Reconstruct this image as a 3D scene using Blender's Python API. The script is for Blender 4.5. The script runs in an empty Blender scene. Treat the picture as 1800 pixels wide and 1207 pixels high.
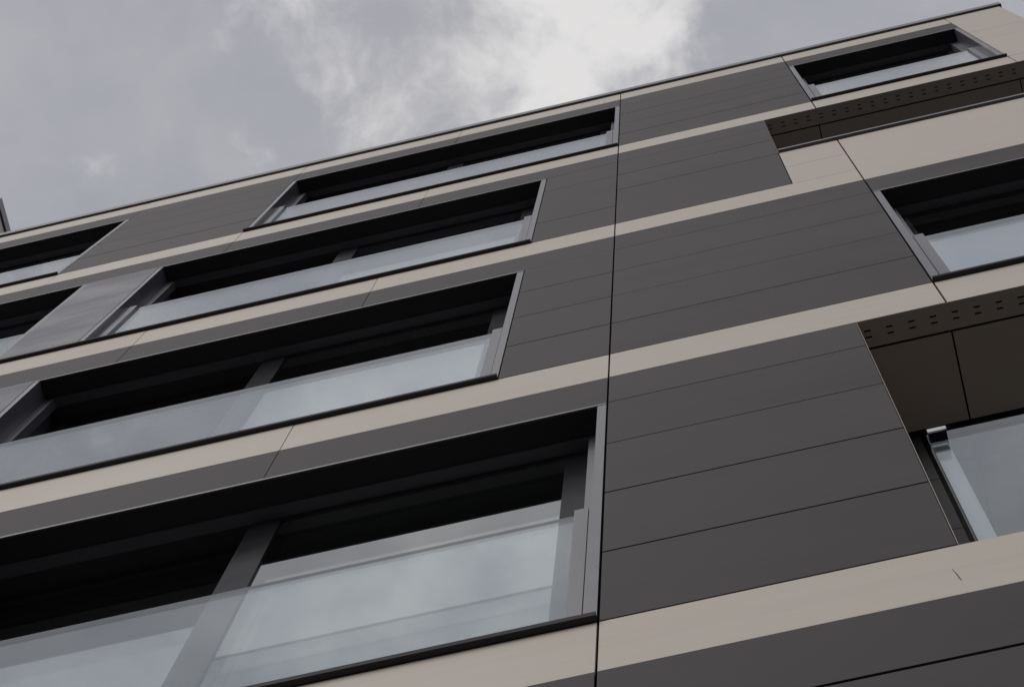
import bpy, bmesh, math, random
from mathutils import Matrix, Vector

random.seed(7)
sc = bpy.context.scene
C = sc.collection
EYE = 1.6          # camera height above the pavement
DIST = 1.65        # camera distance from the facade (facade plane is y = 0)

# ------------------------------------------------------------------ camera
cam_d = bpy.data.cameras.new('camera')
cam = bpy.data.objects.new('camera', cam_d)
C.objects.link(cam)
cam_d.sensor_fit = 'HORIZONTAL'
cam_d.sensor_width = 36.0
cam_d.lens = 4619.36 / 1800.0 * 36.0
cam_d.clip_start = 0.05
cam_d.clip_end = 3000.0
# rows: picture right, picture up, backwards, each as (x, y, z) of the world
rx = Vector((0.972212, 0.229792, 0.044712))
ry = Vector((0.217565, -0.957414, 0.189800))
rz = Vector((0.086422, -0.174798, -0.980804))
cam.matrix_world = Matrix(((rx.x, ry.x, rz.x, 0.0),
                           (rx.y, ry.y, rz.y, -DIST),
                           (rx.z, ry.z, rz.z, EYE),
                           (0, 0, 0, 1)))
sc.camera = cam

# ------------------------------------------------------------------ sky, sun, exposure
SUN_EL, SUN_ROT = math.radians(42), math.radians(205)
world = bpy.data.worlds.new('World')
sc.world = world
world.use_nodes = True
wn, wl = world.node_tree.nodes, world.node_tree.links
wn.clear()


def N(tree, kind, **kw):
    n = tree.nodes.new(kind)
    for k, v in kw.items():
        if k.startswith('i_'):
            n.inputs[int(k[2:])].default_value = v
        else:
            setattr(n, k, v)
    return n


def math_node(tree, op, a, b=None, c=None, clamp=False):
    n = tree.nodes.new('ShaderNodeMath')
    n.operation = op
    n.use_clamp = clamp
    for i, v in enumerate((a, b, c)):
        if v is None:
            continue
        if isinstance(v, (int, float)):
            n.inputs[i].default_value = v
        else:
            tree.links.new(v, n.inputs[i])
    return n.outputs[0]


def ramp01(tree, v, lo, hi):
    n = tree.nodes.new('ShaderNodeMapRange')
    n.interpolation_type = 'SMOOTHSTEP'
    n.inputs['From Min'].default_value = lo
    n.inputs['From Max'].default_value = hi
    n.inputs['To Min'].default_value = 0.0
    n.inputs['To Max'].default_value = 1.0
    tree.links.new(v, n.inputs['Value'])
    return n.outputs[0]


def vmath(tree, op, a, b):
    n = tree.nodes.new('ShaderNodeVectorMath')
    n.operation = op
    for i, v in enumerate((a, b)):
        if isinstance(v, tuple):
            n.inputs[i].default_value = v
        else:
            tree.links.new(v, n.inputs[i])
    return n.outputs[0] if op not in ('DISTANCE', 'LENGTH', 'DOT_PRODUCT') else n.outputs['Value']


def noise(tree, vec, scale, detail=5.0, rough=0.5, dist=0.0):
    n = tree.nodes.new('ShaderNodeTexNoise')
    n.inputs['Scale'].default_value = scale
    n.inputs['Detail'].default_value = detail
    n.inputs['Roughness'].default_value = rough
    n.inputs['Distortion'].default_value = dist
    tree.links.new(vec, n.inputs['Vector'])
    return n.outputs['Fac'], n.outputs['Color']


def mixcol(tree, fac, a, b):
    n = tree.nodes.new('ShaderNodeMix')
    n.data_type = 'RGBA'
    ins = [s for s in n.inputs if s.type == 'RGBA']
    for s, v in zip(ins, (a, b)):
        if isinstance(v, tuple):
            s.default_value = v
        else:
            tree.links.new(v, s)
    if isinstance(fac, (int, float)):
        n.inputs[0].default_value = fac
    else:
        tree.links.new(fac, n.inputs[0])
    return [o for o in n.outputs if o.type == 'RGBA'][0]


wt = world.node_tree
tc = wt.nodes.new('ShaderNodeTexCoord')
sep = wt.nodes.new('ShaderNodeSeparateXYZ')
wl.new(tc.outputs['Generated'], sep.inputs[0])
zz = math_node(wt, 'MAXIMUM', sep.outputs['Z'], 0.06)
px = math_node(wt, 'DIVIDE', sep.outputs['X'], zz)
py = math_node(wt, 'DIVIDE', sep.outputs['Y'], zz)
cmb = wt.nodes.new('ShaderNodeCombineXYZ')
wl.new(px, cmb.inputs[0])
wl.new(py, cmb.inputs[1])
P = cmb.outputs[0]                                  # position on the cloud layer
_, warp = noise(wt, P, 18.0, 4.0, 0.5)
warp_c = vmath(wt, 'SUBTRACT', warp, (0.5, 0.5, 0.5))
n_scale = vmath(wt, 'MULTIPLY', warp_c, (0.035, 0.035, 0.0))
PW = vmath(wt, 'ADD', P, n_scale)

veil_f, _ = noise(wt, PW, 9.0, 6.0, 0.55)            # soft mottling of the grey layer
wisp_f, _ = noise(wt, PW, 24.0, 6.0, 0.52)
fine_f, _ = noise(wt, PW, 52.0, 8.0, 0.60)


def puff(cx, cy, r, amount):
    d = vmath(wt, 'DISTANCE', PW, (cx, cy, 0.0))
    return math_node(wt, 'MULTIPLY', math_node(wt, 'SUBTRACT', 1.0, math_node(wt, 'DIVIDE', d, r)), amount)


# clouds: (x, y) on the layer, radius, strength
puffs = [(-0.050, 0.076, 0.042, 1.25), (-0.038, 0.054, 0.046, 1.25), (-0.020, 0.070, 0.046, 1.15), (-0.066, 0.090, 0.030, 1.0),
         (-0.116, 0.076, 0.028, 0.30), (-0.140, 0.060, 0.032, 0.26), (-0.134, 0.038, 0.040, 0.30),
         (-0.104, 0.054, 0.032, 0.24), (-0.2327, 0.0735, 0.008, 0.16),
         (-0.30, -0.10, 0.09, 0.30)]
tot = None
for p_ in puffs:
    v = puff(*p_)
    tot = v if tot is None else math_node(wt, 'MAXIMUM', tot, v)
mod = math_node(wt, 'MULTIPLY_ADD', math_node(wt, 'SUBTRACT', wisp_f, 0.5), 1.35, -0.02)
mod = math_node(wt, 'MULTIPLY_ADD', math_node(wt, 'SUBTRACT', fine_f, 0.5), 1.25, mod)
tot = ramp01(wt, math_node(wt, 'ADD', tot, mod), 0.0, 0.92)
# the same kind of cloud goes on over the rest of the sky
far_f, _ = noise(wt, vmath(wt, 'ADD', PW, (3.1, 1.7, 0.4)), 6.0, 7.0, 0.55)
rest = ramp01(wt, far_f, 0.53, 0.70)
away = ramp01(wt, vmath(wt, 'DISTANCE', P, (-0.10, 0.06, 0.0)), 0.17, 0.30)
rest = math_node(wt, 'MULTIPLY', math_node(wt, 'MULTIPLY', rest, away), 0.55)
bright = math_node(wt, 'MAXIMUM', tot, rest)
# a broad thin bright cloud in front of the building, seen in the glass
bank = ramp01(wt, math_node(wt, 'MULTIPLY_ADD', veil_f, -0.10, vmath(wt, 'DISTANCE', PW, (-0.13, -0.27, 0.0))), 0.13, -0.06)
bank = math_node(wt, 'MULTIPLY', bank, math_node(wt, 'MULTIPLY_ADD', wisp_f, 0.95, -0.05))
bright = math_node(wt, 'MAXIMUM', bright, bank)
bank2 = ramp01(wt, math_node(wt, 'MULTIPLY_ADD', veil_f, -0.06, vmath(wt, 'DISTANCE', PW, (0.125, -0.265, 0.0))), 0.04, -0.05)
bright = math_node(wt, 'MAXIMUM', bright, math_node(wt, 'MULTIPLY', bank2, math_node(wt, 'MULTIPLY_ADD', wisp_f, 0.9, 0.05)))
veil = math_node(wt, 'MULTIPLY_ADD', veil_f, 0.55, math_node(wt, 'MULTIPLY', wisp_f, 0.45))
veil = ramp01(wt, veil, 0.34, 0.66)
base = mixcol(wt, veil, (3.66, 3.72, 4.14, 1), (4.42, 4.42, 4.66, 1))
col = mixcol(wt, bright, base, (8.0, 7.85, 7.75, 1))
sky = wt.nodes.new('ShaderNodeTexSky')
sky.sky_type = 'NISHITA'
sky.sun_disc = False
sky.sun_elevation = SUN_EL
sky.sun_rotation = SUN_ROT
col = mixcol(wt, 0.93, sky.outputs[0], col)
bg = wt.nodes.new('ShaderNodeBackground')
bg.inputs['Strength'].default_value = 0.10
out = wt.nodes.new('ShaderNodeOutputWorld')
wl.new(col, bg.inputs['Color'])
wl.new(bg.outputs[0], out.inputs['Surface'])

sun_d = bpy.data.lights.new('sun', 'SUN')
sun_d.energy = 1.2
sun_d.angle = math.radians(50)
sun_d.color = (1.0, 0.955, 0.90)
sun = bpy.data.objects.new('sun', sun_d)
C.objects.link(sun)
sdir = Vector((math.sin(SUN_ROT) * math.cos(SUN_EL), math.cos(SUN_ROT) * math.cos(SUN_EL), math.sin(SUN_EL)))
sun.rotation_euler = sdir.to_track_quat('Z', 'Y').to_euler()
sun.location = (0, -20, 40)

sc.view_settings.view_transform = 'Standard'
sc.view_settings.look = 'None'
sc.view_settings.gamma = 1.0
sc.view_settings.exposure = 0.0
sc.view_settings.use_curve_mapping = False
sc.render.engine = 'CYCLES'
sc.cycles.transparent_max_bounces = 24
sc.cycles.max_bounces = 12
sc.cycles.glossy_bounces = 8
sc.cycles.use_adaptive_sampling = False
sc.cycles.use_denoising = True


# ------------------------------------------------------------------ materials
def new_mat(name):
    m = bpy.data.materials.new(name)
    m.use_nodes = True
    t = m.node_tree
    t.nodes.clear()
    o = t.nodes.new('ShaderNodeOutputMaterial')
    return m, t, o


def sheet_mat(name, rgb, rough, grain, blotch, vary, bump=0.02, spec=0.5, scale=(1.3, 6.0, 26.0), coat=0.0, metal=0.0, bump_d=0.002, gloss=None, rvar=0.15):
    """Factory-made sheet: faint lengthwise grain, soft blotches, each piece a shade of its own."""
    m, t, o = new_mat(name)
    b = t.nodes.new('ShaderNodeBsdfPrincipled')
    t.links.new(b.outputs[0], o.inputs['Surface'])
    geo = t.nodes.new('ShaderNodeNewGeometry')
    inf = t.nodes.new('ShaderNodeObjectInfo')
    off = t.nodes.new('ShaderNodeCombineXYZ')
    for i, k in enumerate((37.0, 11.0, 23.0)):
        t.links.new(math_node(t, 'MULTIPLY', inf.outputs['Random'], k), off.inputs[i])
    v = vmath(t, 'MULTIPLY', vmath(t, 'ADD', geo.outputs['Position'], off.outputs[0]), scale)
    gf, _ = noise(t, v, 1.0, 6.0, 0.62, 0.3)
    bf, _ = noise(t, vmath(t, 'MULTIPLY', vmath(t, 'ADD', geo.outputs['Position'], off.outputs[0]), (1.6, 1.6, 3.0)), 1.0, 3.0, 0.5)
    ff, _ = noise(t, vmath(t, 'MULTIPLY', geo.outputs['Position'], (18.0, 60.0, 160.0)), 1.0, 3.0, 0.6)
    k = math_node(t, 'MULTIPLY_ADD', math_node(t, 'SUBTRACT', gf, 0.5), 2 * grain, 1.0)
    k = math_node(t, 'MULTIPLY_ADD', math_node(t, 'SUBTRACT', bf, 0.5), 2 * blotch, k)
    k = math_node(t, 'MULTIPLY_ADD', math_node(t, 'SUBTRACT', ff, 0.5), 0.8 * grain, k)
    k = math_node(t, 'MULTIPLY_ADD', math_node(t, 'SUBTRACT', inf.outputs['Random'], 0.5), 2 * vary, k)
    c = t.nodes.new('ShaderNodeVectorMath')
    c.operation = 'SCALE'
    c.inputs[0].default_value = rgb
    t.links.new(k, c.inputs['Scale'])
    t.links.new(c.outputs[0], b.inputs['Base Color'])
    r = math_node(t, 'MULTIPLY_ADD', math_node(t, 'SUBTRACT', bf, 0.5), 0.25, rough)
    r = math_node(t, 'MULTIPLY_ADD', math_node(t, 'SUBTRACT', gf, 0.5), rvar, r, clamp=True)
    t.links.new(r, b.inputs['Roughness'])
    b.inputs['Specular IOR Level'].default_value = spec
    b.inputs['Metallic'].default_value = metal
    gl = None
    if gloss:
        # matt powder coat: the sheen at a flat angle stays well below that of polished plastic
        b.inputs['Specular IOR Level'].default_value = 0.0
        gl = t.nodes.new('ShaderNodeBsdfGlossy')
        t.links.new(r, gl.inputs['Roughness'])
        cs = math_node(t, 'ABSOLUTE', vmath(t, 'DOT_PRODUCT', geo.outputs['Normal'], geo.outputs['Incoming']))
        fr = math_node(t, 'POWER', math_node(t, 'SUBTRACT', 1.0, cs), 5.0)
        fr = math_node(t, 'MULTIPLY_ADD', fr, gloss[1] - gloss[0], gloss[0])
        mx = t.nodes.new('ShaderNodeMixShader')
        t.links.new(fr, mx.inputs[0])
        t.links.new(b.outputs[0], mx.inputs[1])
        t.links.new(gl.outputs[0], mx.inputs[2])
        t.links.new(mx.outputs[0], o.inputs['Surface'])
    if bump:
        bp = t.nodes.new('ShaderNodeBump')
        bp.inputs['Strength'].default_value = bump
        bp.inputs['Distance'].default_value = bump_d
        t.links.new(math_node(t, 'ADD', gf, ff) if bump_d < 0.005 else noise(t, v, 1.0, 0.0, 0.4, 0.0)[0], bp.inputs['Height'])
        t.links.new(bp.outputs[0], b.inputs['Normal'])
        if gl:
            t.links.new(bp.outputs[0], gl.inputs['Normal'])
    return m


def glass_mat(name, tint, double):
    """One face of clear glass: reflects by the angle of view, the rest passes straight through."""
    m, t, o = new_mat(name)
    geo = t.nodes.new('ShaderNodeNewGeometry')
    cs = math_node(t, 'ABSOLUTE', vmath(t, 'DOT_PRODUCT', geo.outputs['Normal'], geo.outputs['Incoming']))
    f = math_node(t, 'POWER', math_node(t, 'SUBTRACT', 1.0, cs), 5.0)
    f = math_node(t, 'MULTIPLY_ADD', f, 0.957, 0.043)
    if double:
        f = math_node(t, 'DIVIDE', math_node(t, 'MULTIPLY', f, 2.0), math_node(t, 'ADD', f, 1.0))
    tr = t.nodes.new('ShaderNodeBsdfTransparent')
    tr.inputs['Color'].default_value = tint
    gl = t.nodes.new('ShaderNodeBsdfGlossy')
    gl.inputs['Roughness'].default_value = 0.0
    gl.inputs['Color'].default_value = (0.98, 1.0, 0.99, 1) if double else (0.97, 0.995, 1.0, 1)
    mx = t.nodes.new('ShaderNodeMixShader')
    t.links.new(f, mx.inputs[0])
    t.links.new(tr.outputs[0], mx.inputs[1])
    t.links.new(gl.outputs[0], mx.inputs[2])
    t.links.new(mx.outputs[0], o.inputs['Surface'])
    return m


M = {}
M['charcoal'] = sheet_mat('charcoal_panel', (0.0640, 0.0595, 0.0615), 0.50, 0.09, 0.15, 0.07, gloss=(0.020, 0.140))
M['beige'] = sheet_mat('beige_panel', (0.580, 0.516, 0.447), 0.55, 0.11, 0.04, 0.025, spec=0.35)
M['metal'] = sheet_mat('grey_metal', (0.090, 0.090, 0.107), 0.30, 0.02, 0.03, 0.02, scale=(3, 3, 1.0), bump=0.0)
M['fin'] = sheet_mat('metal_infill', (0.070, 0.074, 0.106), 0.28, 0.004, 0.03, 0.02, scale=(0.5, 1.0, 1.7), bump=0.16, bump_d=0.02, gloss=(0.04, 0.46), rvar=0.0)
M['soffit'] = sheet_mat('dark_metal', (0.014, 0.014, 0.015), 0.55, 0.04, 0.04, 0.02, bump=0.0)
M['frame'] = sheet_mat('window_frame_metal', (0.016, 0.016, 0.020), 0.20, 0.02, 0.03, 0.02, scale=(3, 3, 1.0), bump=0.0, gloss=(0.03, 0.25))
M['taupe'] = sheet_mat('taupe_panel', (0.50, 0.425, 0.365), 0.6, 0.05, 0.05, 0.02, spec=0.3, scale=(1.5, 8, 8))
M['core'] = sheet_mat('backing', (0.02, 0.019, 0.018), 0.9, 0.1, 0.1, 0.0, spec=0.1, bump=0.0)
M['room'] = sheet_mat('room_plaster', (0.22, 0.21, 0.20), 0.9, 0.02, 0.02, 0.0, spec=0.1, bump=0.0)
M['steel'] = sheet_mat('polished_steel', (0.72, 0.72, 0.73), 0.18, 0.02, 0.02, 0.0, metal=1.0, bump=0.0)
M['channel'] = sheet_mat('pale_channel', (0.44, 0.47, 0.48), 0.35, 0.02, 0.02, 0.0, bump=0.0)
M['ground'] = sheet_mat('pavement', (0.13, 0.125, 0.12), 0.85, 0.15, 0.15, 0.0, spec=0.2, scale=(3, 3, 3), bump=0.1)
M['road'] = sheet_mat('asphalt', (0.05, 0.05, 0.05), 0.9, 0.2, 0.2, 0.0, spec=0.2, scale=(9, 9, 9), bump=0.2)
M['pane'] = glass_mat('window_glass', (0.86, 0.89, 0.89, 1), True)
M['glass'] = glass_mat('clear_glass', (0.925, 0.952, 0.962, 1), False)
M['glass_edge'] = sheet_mat('glass_edge', (0.10, 0.13, 0.13), 0.3, 0.02, 0.02, 0.0, bump=0.0)

# ------------------------------------------------------------------ builders
_boxes = {}


_origin = {}       # where each object's own origin lies in the world


def link(name, mesh, parent, at=(0.0, 0.0, 0.0)):
    o = bpy.data.objects.new(name, mesh)
    C.objects.link(o)
    at = Vector(at)
    _origin[o.name] = at
    o.location = at
    if parent is not None:
        o.parent = parent
        o.location = at - _origin.get(parent.name, Vector((0, 0, 0)))
    return o


def box_mesh(w, d, h, mat, edge=None):
    key = (round(w, 4), round(d, 4), round(h, 4), mat, edge)
    if key in _boxes:
        return _boxes[key]
    v = [(x, y, z) for x in (0, w) for y in (0, d) for z in (0, h)]
    f = [(0, 1, 3, 2), (4, 6, 7, 5), (0, 4, 5, 1), (2, 3, 7, 6), (0, 2, 6, 4), (1, 5, 7, 3)]   # -x +x -y +y -z +z
    me = bpy.data.meshes.new(mat + '_piece')
    me.from_pydata(v, [], f)
    me.materials.append(M[mat])
    if edge:
        me.materials.append(M[edge])
        for i in (0, 1, 4, 5):
            me.polygons[i].material_index = 1
    me.update()
    _boxes[key] = me
    return me


def box(name, mat, x0, x1, d0, d1, z0, z1, parent, edge=None):
    return link(name, box_mesh(x1 - x0, d1 - d0, z1 - z0, mat, edge), parent, (x0, d0, z0 + EYE))


def ring(name, mat, x0, x1, d0, d1, z0, z1, t, parent, th=None):
    """A closed rectangular frame, one connected mesh."""
    bm = bmesh.new()
    W, H = x1 - x0, z1 - z0
    th = t if th is None else th
    rows = []
    for d in (0, d1 - d0):
        outer = [bm.verts.new(p) for p in ((0, d, 0), (W, d, 0), (W, d, H), (0, d, H))]
        inner = [bm.verts.new(p) for p in ((t, d, th), (W - t, d, th), (W - t, d, H - th), (t, d, H - th))]
        rows.append((outer, inner))
    (o0, i0), (o1, i1) = rows
    for k in range(4):
        j = (k + 1) % 4
        bm.faces.new((o0[k], o0[j], i0[j], i0[k]))
        bm.faces.new((o1[k], i1[k], i1[j], o1[j]))
        bm.faces.new((o0[k], o1[k], o1[j], o0[j]))
        bm.faces.new((i0[k], i0[j], i1[j], i1[k]))
    bmesh.ops.recalc_face_normals(bm, faces=bm.faces)
    me = bpy.data.meshes.new(name)
    bm.to_mesh(me)
    bm.free()
    me.materials.append(M[mat])
    return link(name, me, parent, (x0, d0, z0 + EYE))


def extrude(name, mat, poly, z0, z1, parent):
    """A profile (x, d) drawn upwards."""
    bm = bmesh.new()
    x0, d0 = poly[0]
    lo = [bm.verts.new((x - x0, d - d0, 0)) for x, d in poly]
    hi = [bm.verts.new((x - x0, d - d0, z1 - z0)) for x, d in poly]
    n = len(poly)
    bm.faces.new(lo)
    bm.faces.new(hi)
    for k in range(n):
        j = (k + 1) % n
        bm.faces.new((lo[k], lo[j], hi[j], hi[k]))
    bmesh.ops.recalc_face_normals(bm, faces=bm.faces)
    bmesh.ops.triangulate(bm, faces=[f for f in bm.faces if len(f.verts) > 4])
    me = bpy.data.meshes.new(name)
    bm.to_mesh(me)
    bm.free()
    me.materials.append(M[mat])
    return link(name, me, parent, (x0, d0, z0 + EYE))


# ------------------------------------------------------------------ ground
def sheet(name, mat, x0, x1, y0, y1, z):
    me = bpy.data.meshes.new(name)
    me.from_pydata([(x0, y0, z), (x1, y0, z), (x1, y1, z), (x0, y1, z)], [], [(0, 1, 2, 3)])
    me.materials.append(M[mat])
    o = link(name, me, None)
    o['kind'] = 'structure'
    return o


sheet('ground', 'road', -1500, 1500, -1500, 1500, -0.14)
pv = box('pavement', 'ground', -60, 60, -5.0, 0.6, -EYE - 0.139, -EYE, None)
pv['kind'] = 'structure'

# ------------------------------------------------------------------ the building
bld = bpy.data.objects.new('apartment_building', None)
C.objects.link(bld)
bld['label'] = 'modern apartment block clad in charcoal and beige stripes with glass fronted windows and balconies'
bld['category'] = 'apartment building'

F = [14.30, 11.29, 8.268, 5.245]             # underside of the beige band of each floor
S = [14.66, 11.655, 8.65, 5.603]             # its top, where the sills sit
H = [16.885, 13.915, 10.905, 7.890, 4.858]   # window heads
J = [-5.925, -4.828, -3.73, -2.632, -1.547, -0.4515, 0.6485, 1.752]
XL, XR = -7.03, 2.12                         # ends of the front
BAL = 0.358                                  # left edge of the balconies
TH = 0.009                                   # panel thickness


def panel(mat, x0, x1, z0, z1, gx0=0.0016, gx1=0.0016, g0=0.0032, g1=0.0032, d=0.0):
    dd = d + random.uniform(-0.0006, 0.0006)
    return box('beige_panel' if mat == 'beige' else 'charcoal_panel', mat,
               x0 + gx0, x1 - gx1, dd, dd + TH, z0 + g0, z1 - g1, bld)


def backing(x0, x1, z0, z1, d0=0.028, d1=0.25):
    box('backing_wall', 'core', x0, x1, d0, d1, z0, z1, bld)


BIG = 0.0032      # the open movement joints
gap_at = {-0.4515: BIG, 0.6485: 0.0036, 1.752: 0.0030}


def gx(x):
    return gap_at.get(x, 0.0016)


def course(mat, xs, z0, z1, g0=0.0032, g1=0.0032):
    for a, b in zip(xs[:-1], xs[1:]):
        panel(mat, a, b, z0, z1, gx(a), gx(b), g0, g1)


ALL = [XL] + J + [XR]
# parapet courses under the roof edge
course('beige', ALL[:-1], 17.275, 17.66, 0.001, 0.004)
course('charcoal', ALL[:-1], H[0], 17.275, 0.0032, 0.001)
# floor bands: beige strip over the charcoal strip that runs along the window heads
for k in range(4):
    xs = ALL if k == 3 else ALL
    if k == 1:
        course('beige', [x for x in xs if x < 0.7], F[k], S[k] - 0.004, 0.001, 0.003)
        course('beige', [x for x in xs if x > 0.6], F[k], S[k] - 0.0006, 0.001, 0.0003)
    else:
        course('beige', xs, F[k], S[k] - 0.004, 0.001, 0.003)
    if k == 0:
        head = [x for x in ALL if x < BAL] + [BAL - 0.0022]
    elif k == 2:
        head = [x for x in ALL if x < BAL] + [BAL - 0.0022]
    else:
        head = ALL
    if k == 3:
        course('charcoal', head, H[k + 1], F[k], 0.007, 0.001)
    else:
        course('charcoal', head, H[k + 1], F[k], 0.0032, 0.001)


def stack(mat, x0, x1, zs, gaps=None):
    for i in range(len(zs) - 1):
        a, b = zs[i + 1], zs[i]
        g0 = gaps[i + 1] if gaps else 0.003
        g1 = gaps[i] if gaps else 0.003
        panel(mat, x0, x1, a, b, gx(x0), gx(x1), g0, g1)


def four(top, bot, n=4):
    return [top + (bot - top) * i / n for i in range(n + 1)]


EDGE = BAL - 0.0022
# solid wall fields
row1 = four(H[0], S[0])
row2 = [H[1], 13.368, 12.793, 12.235, S[1]]
row3 = [H[2], 10.345, 9.777, 9.212, S[2]]
row4 = [H[3], 7.329, 6.760, 6.173, S[3]]
stack('charcoal', J[2], J[3], row1, (.002, .0020, .0022, .0042, .003))
stack('charcoal', J[5], J[6], row1, (.001, .0020, .0024, .0044, .003))
stack('charcoal', -0.8365, J[5], row2, (.002, .0026, .003, .0036, .003))
stack('charcoal', J[5], EDGE, row2, (.0016, .0026, .0044, .0020, .003))
stack('charcoal', -0.8365, J[5], row3, (.002, .0036, .0036, .0040, .004))
stack('charcoal', J[5], J[6], row3, (.0042, .0042, .0032, .0028, .0045))
stack('charcoal', J[5], EDGE, row4, (.0045, .0030, .0045, .006, .004))
# beige field of the corner and of the upper balcony's parapet
stack('beige', J[7], XR, [17.66, 16.39, 15.80, 15.22, S[0]], (.002, .003, .0012, .0012, .001))
PARA = 12.795
stack('beige', BAL, J[6], [PARA, 12.240, S[1]], (.002, .003, .0012))
stack('beige', J[6], J[7], [PARA, S[1]], (.002, .0004))
stack('beige', J[7], XR, [PARA, 12.240, S[1]], (.002, .0012, .0010))
# plain fields at the left end and below
WR = -5.545
stack('charcoal', XL, J[0], row1)
backing(XL, J[0], S[0], H[0])
for r, rows in ((1, row2), (2, row3)):
    stack('charcoal', XL, WR, rows)
    backing(XL, WR, S[r], H[r])
for a, b in ((XL, J[0]), (J[0], J[1]), (J[1], J[2])):
    stack('charcoal', a, b, row4)
stack('charcoal', J[2], J[3], row4)
stack('charcoal', J[7], XR, row3)
low = [H[4], 4.29, 3.72, 3.15, 2.58]
for a, b in zip(ALL[:-1], ALL[1:]):
    stack('charcoal', a, b, low, (.007, .004, .004, .004, .004))
    stack('beige', a, b, [2.58, 2.22, 1.65, 1.08], (.002, .003, .003, .003))
    stack('charcoal', a, b, [1.08, 0.4, -0.3, -1.0, -1.59])
# backing behind the panels
for z0, z1 in ((H[0], 17.60), (H[1], S[0]), (H[2], S[1]), (H[3], S[2]), (-1.59, S[3])):
    if z0 == H[1] or z0 == H[3]:
        f = F[0] if z0 == H[1] else F[2]
        backing(XL, EDGE - 0.002, z0, z1)
        backing(EDGE - 0.002, XR - 0.012, f + 0.03, z1)
    else:
        backing(XL, XR - 0.012, z0, z1)
backing(J[2], J[3], S[0], H[0])
backing(J[5], J[6], S[0], H[0])
backing(J[7], XR - 0.012, S[0], H[0])
backing(-0.8365, EDGE - 0.002, S[1], H[1])
backing(EDGE - 0.002, XR - 0.012, S[1], PARA - 0.01)
backing(-0.8365, J[6], S[2], H[2])
backing(J[7], XR - 0.012, S[2], H[2])
backing(J[5], EDGE - 0.002, S[3], H[3])
backing(XL, J[3], S[3], H[3])

# roof edge
UX, UT = -5.592, 20.685       # flank and top of the taller part on the left
cp = box('roof_coping', 'metal', UX + 0.001, XR + 0.016, -0.016, 0.38, 17.66, 17.795, bld)
box('roof_slab', 'core', XL, XR - 0.012, 0.26, 9.0, 17.35, 17.60, bld)
# floors and rooms behind the glass
for f in F:
    box('floor_slab', 'room', XL, XR - 0.012, 0.26, 9.0, f + 0.066, f + 0.33, bld)
box('back_wall', 'room', XL, XR - 0.012, 9.0, 9.2, -1.6, 17.6, bld)
for k in range(4):
    box('room_wall', 'room', XL, XR - 0.012, 3.6, 3.7, F[k] + 0.331, (17.345 if k == 0 else F[k - 1] + 0.064), bld)
box('side_wall', 'beige', XR - 0.010, XR, 0.012, 9.2, -1.6, F[2] - 3.0, bld)
for z0, z1 in ((F[3], F[2]), (F[2] + 0.02, S[1] - 0.01), (S[1], PARA), (F[0], 17.65)):
    box('side_wall', 'beige', XR - 0.010, XR, 0.45 if z0 == F[3] else 0.012, 9.2, z0 + 0.004, z1, bld)
box('side_wall', 'beige', XR - 0.010, XR, 0.45, 9.2, PARA + 0.004, F[0], bld)

# the left part of the block is one storey taller: its flank stands above the roof edge
for z in [UT - 0.5975 * i for i in range(5)]:
    for d in (0.012, 1.112, 2.212):
        box('beige_panel', 'beige', UX - 0.009, UX, d + 0.002, d + 1.098, z - 0.594, z, bld)
for i, mat in enumerate(('beige', 'charcoal', 'charcoal', 'charcoal', 'charcoal')):
    box(mat + '_panel', mat, XL, UX - 0.0095, 0.0, 0.009, UT - 0.5975 * (i + 1) + 0.09, UT - 0.5975 * i + (0.086 if i else -0.003), bld)
box('upper_wall', 'core', XL, UX - 0.010, 0.011, 9.0, 17.80, UT - 0.006, bld)
box('roof_coping', 'metal', XL, UX + 0.019, -0.016, 9.0, UT, UT + 0.130, bld)


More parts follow.
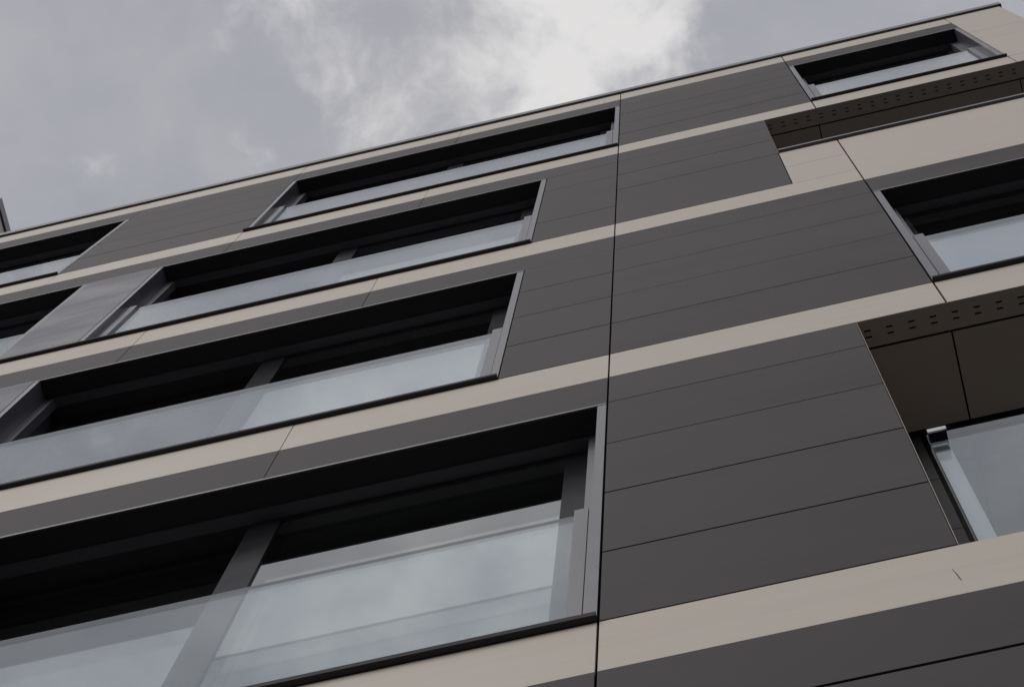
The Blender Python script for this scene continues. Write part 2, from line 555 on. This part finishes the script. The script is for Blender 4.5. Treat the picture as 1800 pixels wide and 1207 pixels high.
# ------------------------------------------------------------------ windows
def window(x0, x1, s, h, xm=None):
    """Tall window behind a frameless glass guard: frame > leaf members, panes, trims, sill, guard."""
    fo, so, go = (0.086, 0.1265, 0.1315) if xm is not None else (0.084, 0.1245, 0.129)
    w = ring('window', 'metal', x0 + 0.031, x1 - 0.031, fo, fo + 0.040, s + 0.023, h - 0.024, 0.046, bld, 0.012)
    # trims round the opening
    box('jamb_trim', 'metal', x0 + 0.0035, x0 + 0.031, 0.0, 0.26, s + 0.023, h - 0.024, w)
    box('jamb_trim', 'metal', x1 - 0.031, x1 - 0.0035, 0.0, 0.26, s + 0.023, h - 0.024, w)
    box('head_trim', 'metal', x0 + 0.0035, x1 - 0.0035, -0.001, 0.005, h - 0.023, h - 0.004, w)
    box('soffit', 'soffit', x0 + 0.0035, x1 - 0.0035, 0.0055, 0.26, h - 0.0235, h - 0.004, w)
    box('sill', 'frame', x0 + 0.002, x1 - 0.002, -0.017, 0.26, s - 0.004, s + 0.0225, w)
    # glass guard in its side channels
    zt = s + 1.158
    a = x0 + 0.0312
    extrude('side_channel', 'metal', [(a, .030), (a + .014, .030), (a + .014, .036), (a + .017, .036), (a + .017, .030),
                                      (a + .055, .030), (a + .055, .085), (a, .085)], s + 0.023, zt, w)
    a = x1 - 0.0312
    extrude('side_channel', 'metal', [(a, .030), (a - .014, .030), (a - .014, .036), (a - .017, .036), (a - .017, .030),
                                      (a - .055, .030), (a - .055, .085), (a, .085)], s + 0.023, zt, w)
    box('glass_guard', 'glass', x0 + 0.087, x1 - 0.087, 0.0415, 0.0500, s + 0.024, s + 1.145, w, edge='glass_edge')
    # leaves
    zb, ztop = s + 0.039, h - 0.040
    L, Rr = x0 + 0.047, x1 - 0.047
    st = 0.112 if xm is not None else 0.066
    if xm is None:
        box('stile', 'frame', L, L + st, so, so + 0.06, zb, ztop, w)
        box('stile', 'frame', Rr - st, Rr, so, so + 0.06, zb, ztop, w)
        box('top_rail', 'frame', L + st, Rr - st, so, so + 0.06, ztop - 0.045, ztop, w)
        box('bottom_rail', 'frame', L + st, Rr - st, so, so + 0.06, zb, zb + 0.09, w)
        box('pane', 'pane', L + st, Rr - st, go, go + 0.024, zb + 0.09, ztop - 0.045, w)
    else:
        box('mullion', 'frame', xm - 0.051, xm + 0.051, so - 0.002, so + 0.10, zb, ztop, w)
        box('stile', 'frame', Rr - st, Rr, so, so + 0.06, zb, ztop, w)
        box('top_rail', 'frame', xm + 0.051, Rr - st, so, so + 0.06, ztop - 0.022, ztop, w)
        box('bottom_rail', 'frame', xm + 0.051, Rr - st, so, so + 0.06, zb, zb + 0.09, w)
        box('pane', 'pane', xm + 0.051, Rr - st, go, go + 0.024, zb + 0.09, ztop - 0.022, w)
        s2, g2 = 0.194, 0.2045
        box('stile', 'frame', L, L + 0.07, s2, s2 + 0.05, zb, ztop, w)
        box('top_rail', 'frame', L + 0.07, xm - 0.051, s2, s2 + 0.05, ztop - 0.045, ztop, w)
        box('bottom_rail', 'frame', L + 0.07, xm - 0.051, s2, s2 + 0.05, zb, zb + 0.09, w)
        box('pane', 'pane', L + 0.07, xm - 0.051, g2, g2 + 0.024, zb + 0.09, ztop - 0.045, w)
    return w


FIN = (-3.386, -2.990)
window(J[0], J[2], S[0], H[0], -4.83)
window(J[3], J[5], S[0], H[0], -1.56)
window(J[6], J[7], S[0], H[0])
for r in (1, 2):
    window(WR, FIN[0] + 0.004, S[r], H[r], -4.46)
    window(FIN[1] - 0.004, -0.8365, S[r], H[r], -1.95)
    fp = box('infill_panel', 'fin', FIN[0], FIN[1], -0.002, 0.010, S[r] + 0.024, H[r] - 0.004, bld)
    fp['label'] = 'lilac grey metal infill panel between two windows'
    backing(FIN[0], FIN[1], S[r] + 0.03, H[r], 0.012, 0.26)
    box('sill', 'frame', FIN[0] + 0.004, FIN[1] - 0.004, -0.017, 0.010, S[r] - 0.004, S[r] + 0.0225, bld)
window(J[6], J[7], S[2], H[2])
window(J[3], J[5], S[3], H[3], -1.563)


# ------------------------------------------------------------------ balconies
def slotted_strip(x0, x1, d0, d1, z, parent):
    """Ventilation strip of the ceiling: a sheet with two rows of real slots."""
    pitch, ln, wd = 0.0705, 0.0212, 0.0058
    xs, hole_x = [x0], []
    x = x0 + 0.0165
    while x + ln < x1 - 0.005:
        hole_x.append(len(xs))
        xs += [x, x + ln]
        x += pitch
    xs.append(x1)
    ds = [d0, 0.0325, 0.0325 + wd, 0.0535, 0.0535 + wd, d1]
    bm = bmesh.new()
    t = 0.003
    lo = [[bm.verts.new((a, d, 0)) for d in ds] for a in xs]
    hi = [[bm.verts.new((a, d, t)) for d in ds] for a in xs]
    solid = lambda i, j: 0 <= i < len(xs) - 1 and 0 <= j < len(ds) - 1 and not (i in hole_x and j in (1, 3))
    for i in range(len(xs) - 1):
        for j in range(len(ds) - 1):
            if not solid(i, j):
                continue
            bm.faces.new((lo[i][j], lo[i][j + 1], lo[i + 1][j + 1], lo[i + 1][j]))
            bm.faces.new((hi[i][j], hi[i + 1][j], hi[i + 1][j + 1], hi[i][j + 1]))
            for di, dj, p, q in ((-1, 0, (i, j), (i, j + 1)), (1, 0, (i + 1, j + 1), (i + 1, j)),
                                 (0, -1, (i + 1, j), (i, j)), (0, 1, (i, j + 1), (i + 1, j + 1))):
                if not solid(i + di, j + dj):
                    bm.faces.new((lo[p[0]][p[1]], hi[p[0]][p[1]], hi[q[0]][q[1]], lo[q[0]][q[1]]))
    bmesh.ops.recalc_face_normals(bm, faces=bm.faces)
    me = bpy.data.meshes.new('slotted_strip')
    bm.to_mesh(me)
    bm.free()
    me.materials.append(M['taupe'])
    return link('slotted_strip', me, parent, (0, 0, z + EYE))


def balcony(ztop, zfloor, zrail):
    b = box('balcony', 'core', BAL + 0.001, XR - 0.012, 0.028, 0.62, ztop + 0.030, ztop + 0.060, bld)   # the slab over it
    slotted_strip(BAL + 0.001, XR - 0.012, 0.0005, 0.090, ztop - 0.001, b)
    xs = [BAL + 0.001, J[6], J[7], XR - 0.012]
    for a, c in zip(xs[:-1], xs[1:]):
        box('ceiling_panel', 'taupe', a + 0.0005, c - 0.0055, 0.0975, 0.388, ztop, ztop + 0.009, b)
    box('side_panel', 'taupe', BAL - 0.0013, BAL, 0.0, 0.42, zfloor + 0.002, ztop - 0.003, b)
    # back of the recess: clad pier, then a glazed door
    n = int((ztop - zfloor) / 0.566) + 1
    for i in range(n):
        z1 = min(ztop - 0.002, zfloor - 0.155 + 0.566 * (i + 1) - 0.003)
        z0 = max(zfloor, zfloor - 0.155 + 0.566 * i + 0.003)
        if z1 - z0 > 0.02:
            box('back_panel', 'charcoal', BAL + 0.002, 0.478, 0.41, 0.419, z0, z1, b)
    ring('door_frame', 'frame', 0.482, XR - 0.02, 0.43, 0.50, zfloor + 0.01, ztop - 0.002, 0.07, b)
    box('door_pane', 'pane', 0.554, XR - 0.092, 0.455, 0.479, zfloor + 0.084, ztop - 0.076, b)
    box('deck', 'core', BAL + 0.001, XR - 0.012, 0.262, 0.62, zfloor - 0.02, zfloor, b)
    return b


lower = balcony(F[2], S[3], None)
box('glass_guard', 'glass', 0.402, XR - 0.02, 0.0045, 0.0165, S[3] - 0.002, 6.642, lower, edge='glass_edge')
box('edge_channel', 'channel', 0.404, 0.449, 0.024, 0.040, S[3] - 0.002, 6.600, lower)
box('clamp', 'steel', 0.401, 0.449, -0.0245, -0.0205, 6.553, 6.584, lower)
box('clamp_pad', 'core', 0.402, 0.448, -0.020, 0.004, 6.556, 6.596, lower)
upper = balcony(F[0], PARA, None)
box('parapet_coping', 'metal', BAL + 0.001, XR + 0.012, -0.015, 0.262, PARA, PARA + 0.038, upper)

# dark scuff on the lowest beige band
pts = [(0.1955, 3.2890), (0.1970, 3.2760), (0.1987, 3.2610), (0.1992, 3.2480), (0.2010, 3.2340)]
pts = [(x * DIST, z * DIST) for x, z in pts]
bm = bmesh.new()
top, bot = [], []
for i, (x, z) in enumerate(pts):
    w = 0.0005 + 0.0004 * (i in (2, 3))
    top.append(bm.verts.new((x + w, -0.0012, z + EYE)))
    bot.append(bm.verts.new((x - w, -0.0012, z + EYE)))
for i in range(len(pts) - 1):
    bm.faces.new((bot[i], top[i], top[i + 1], bot[i + 1]))
me = bpy.data.meshes.new('scuff_mark')
bm.to_mesh(me)
bm.free()
me.materials.append(M['core'])
so_ = link('scuff_mark', me, bld)
so_['label'] = 'small dark scuff on the lowest beige band'
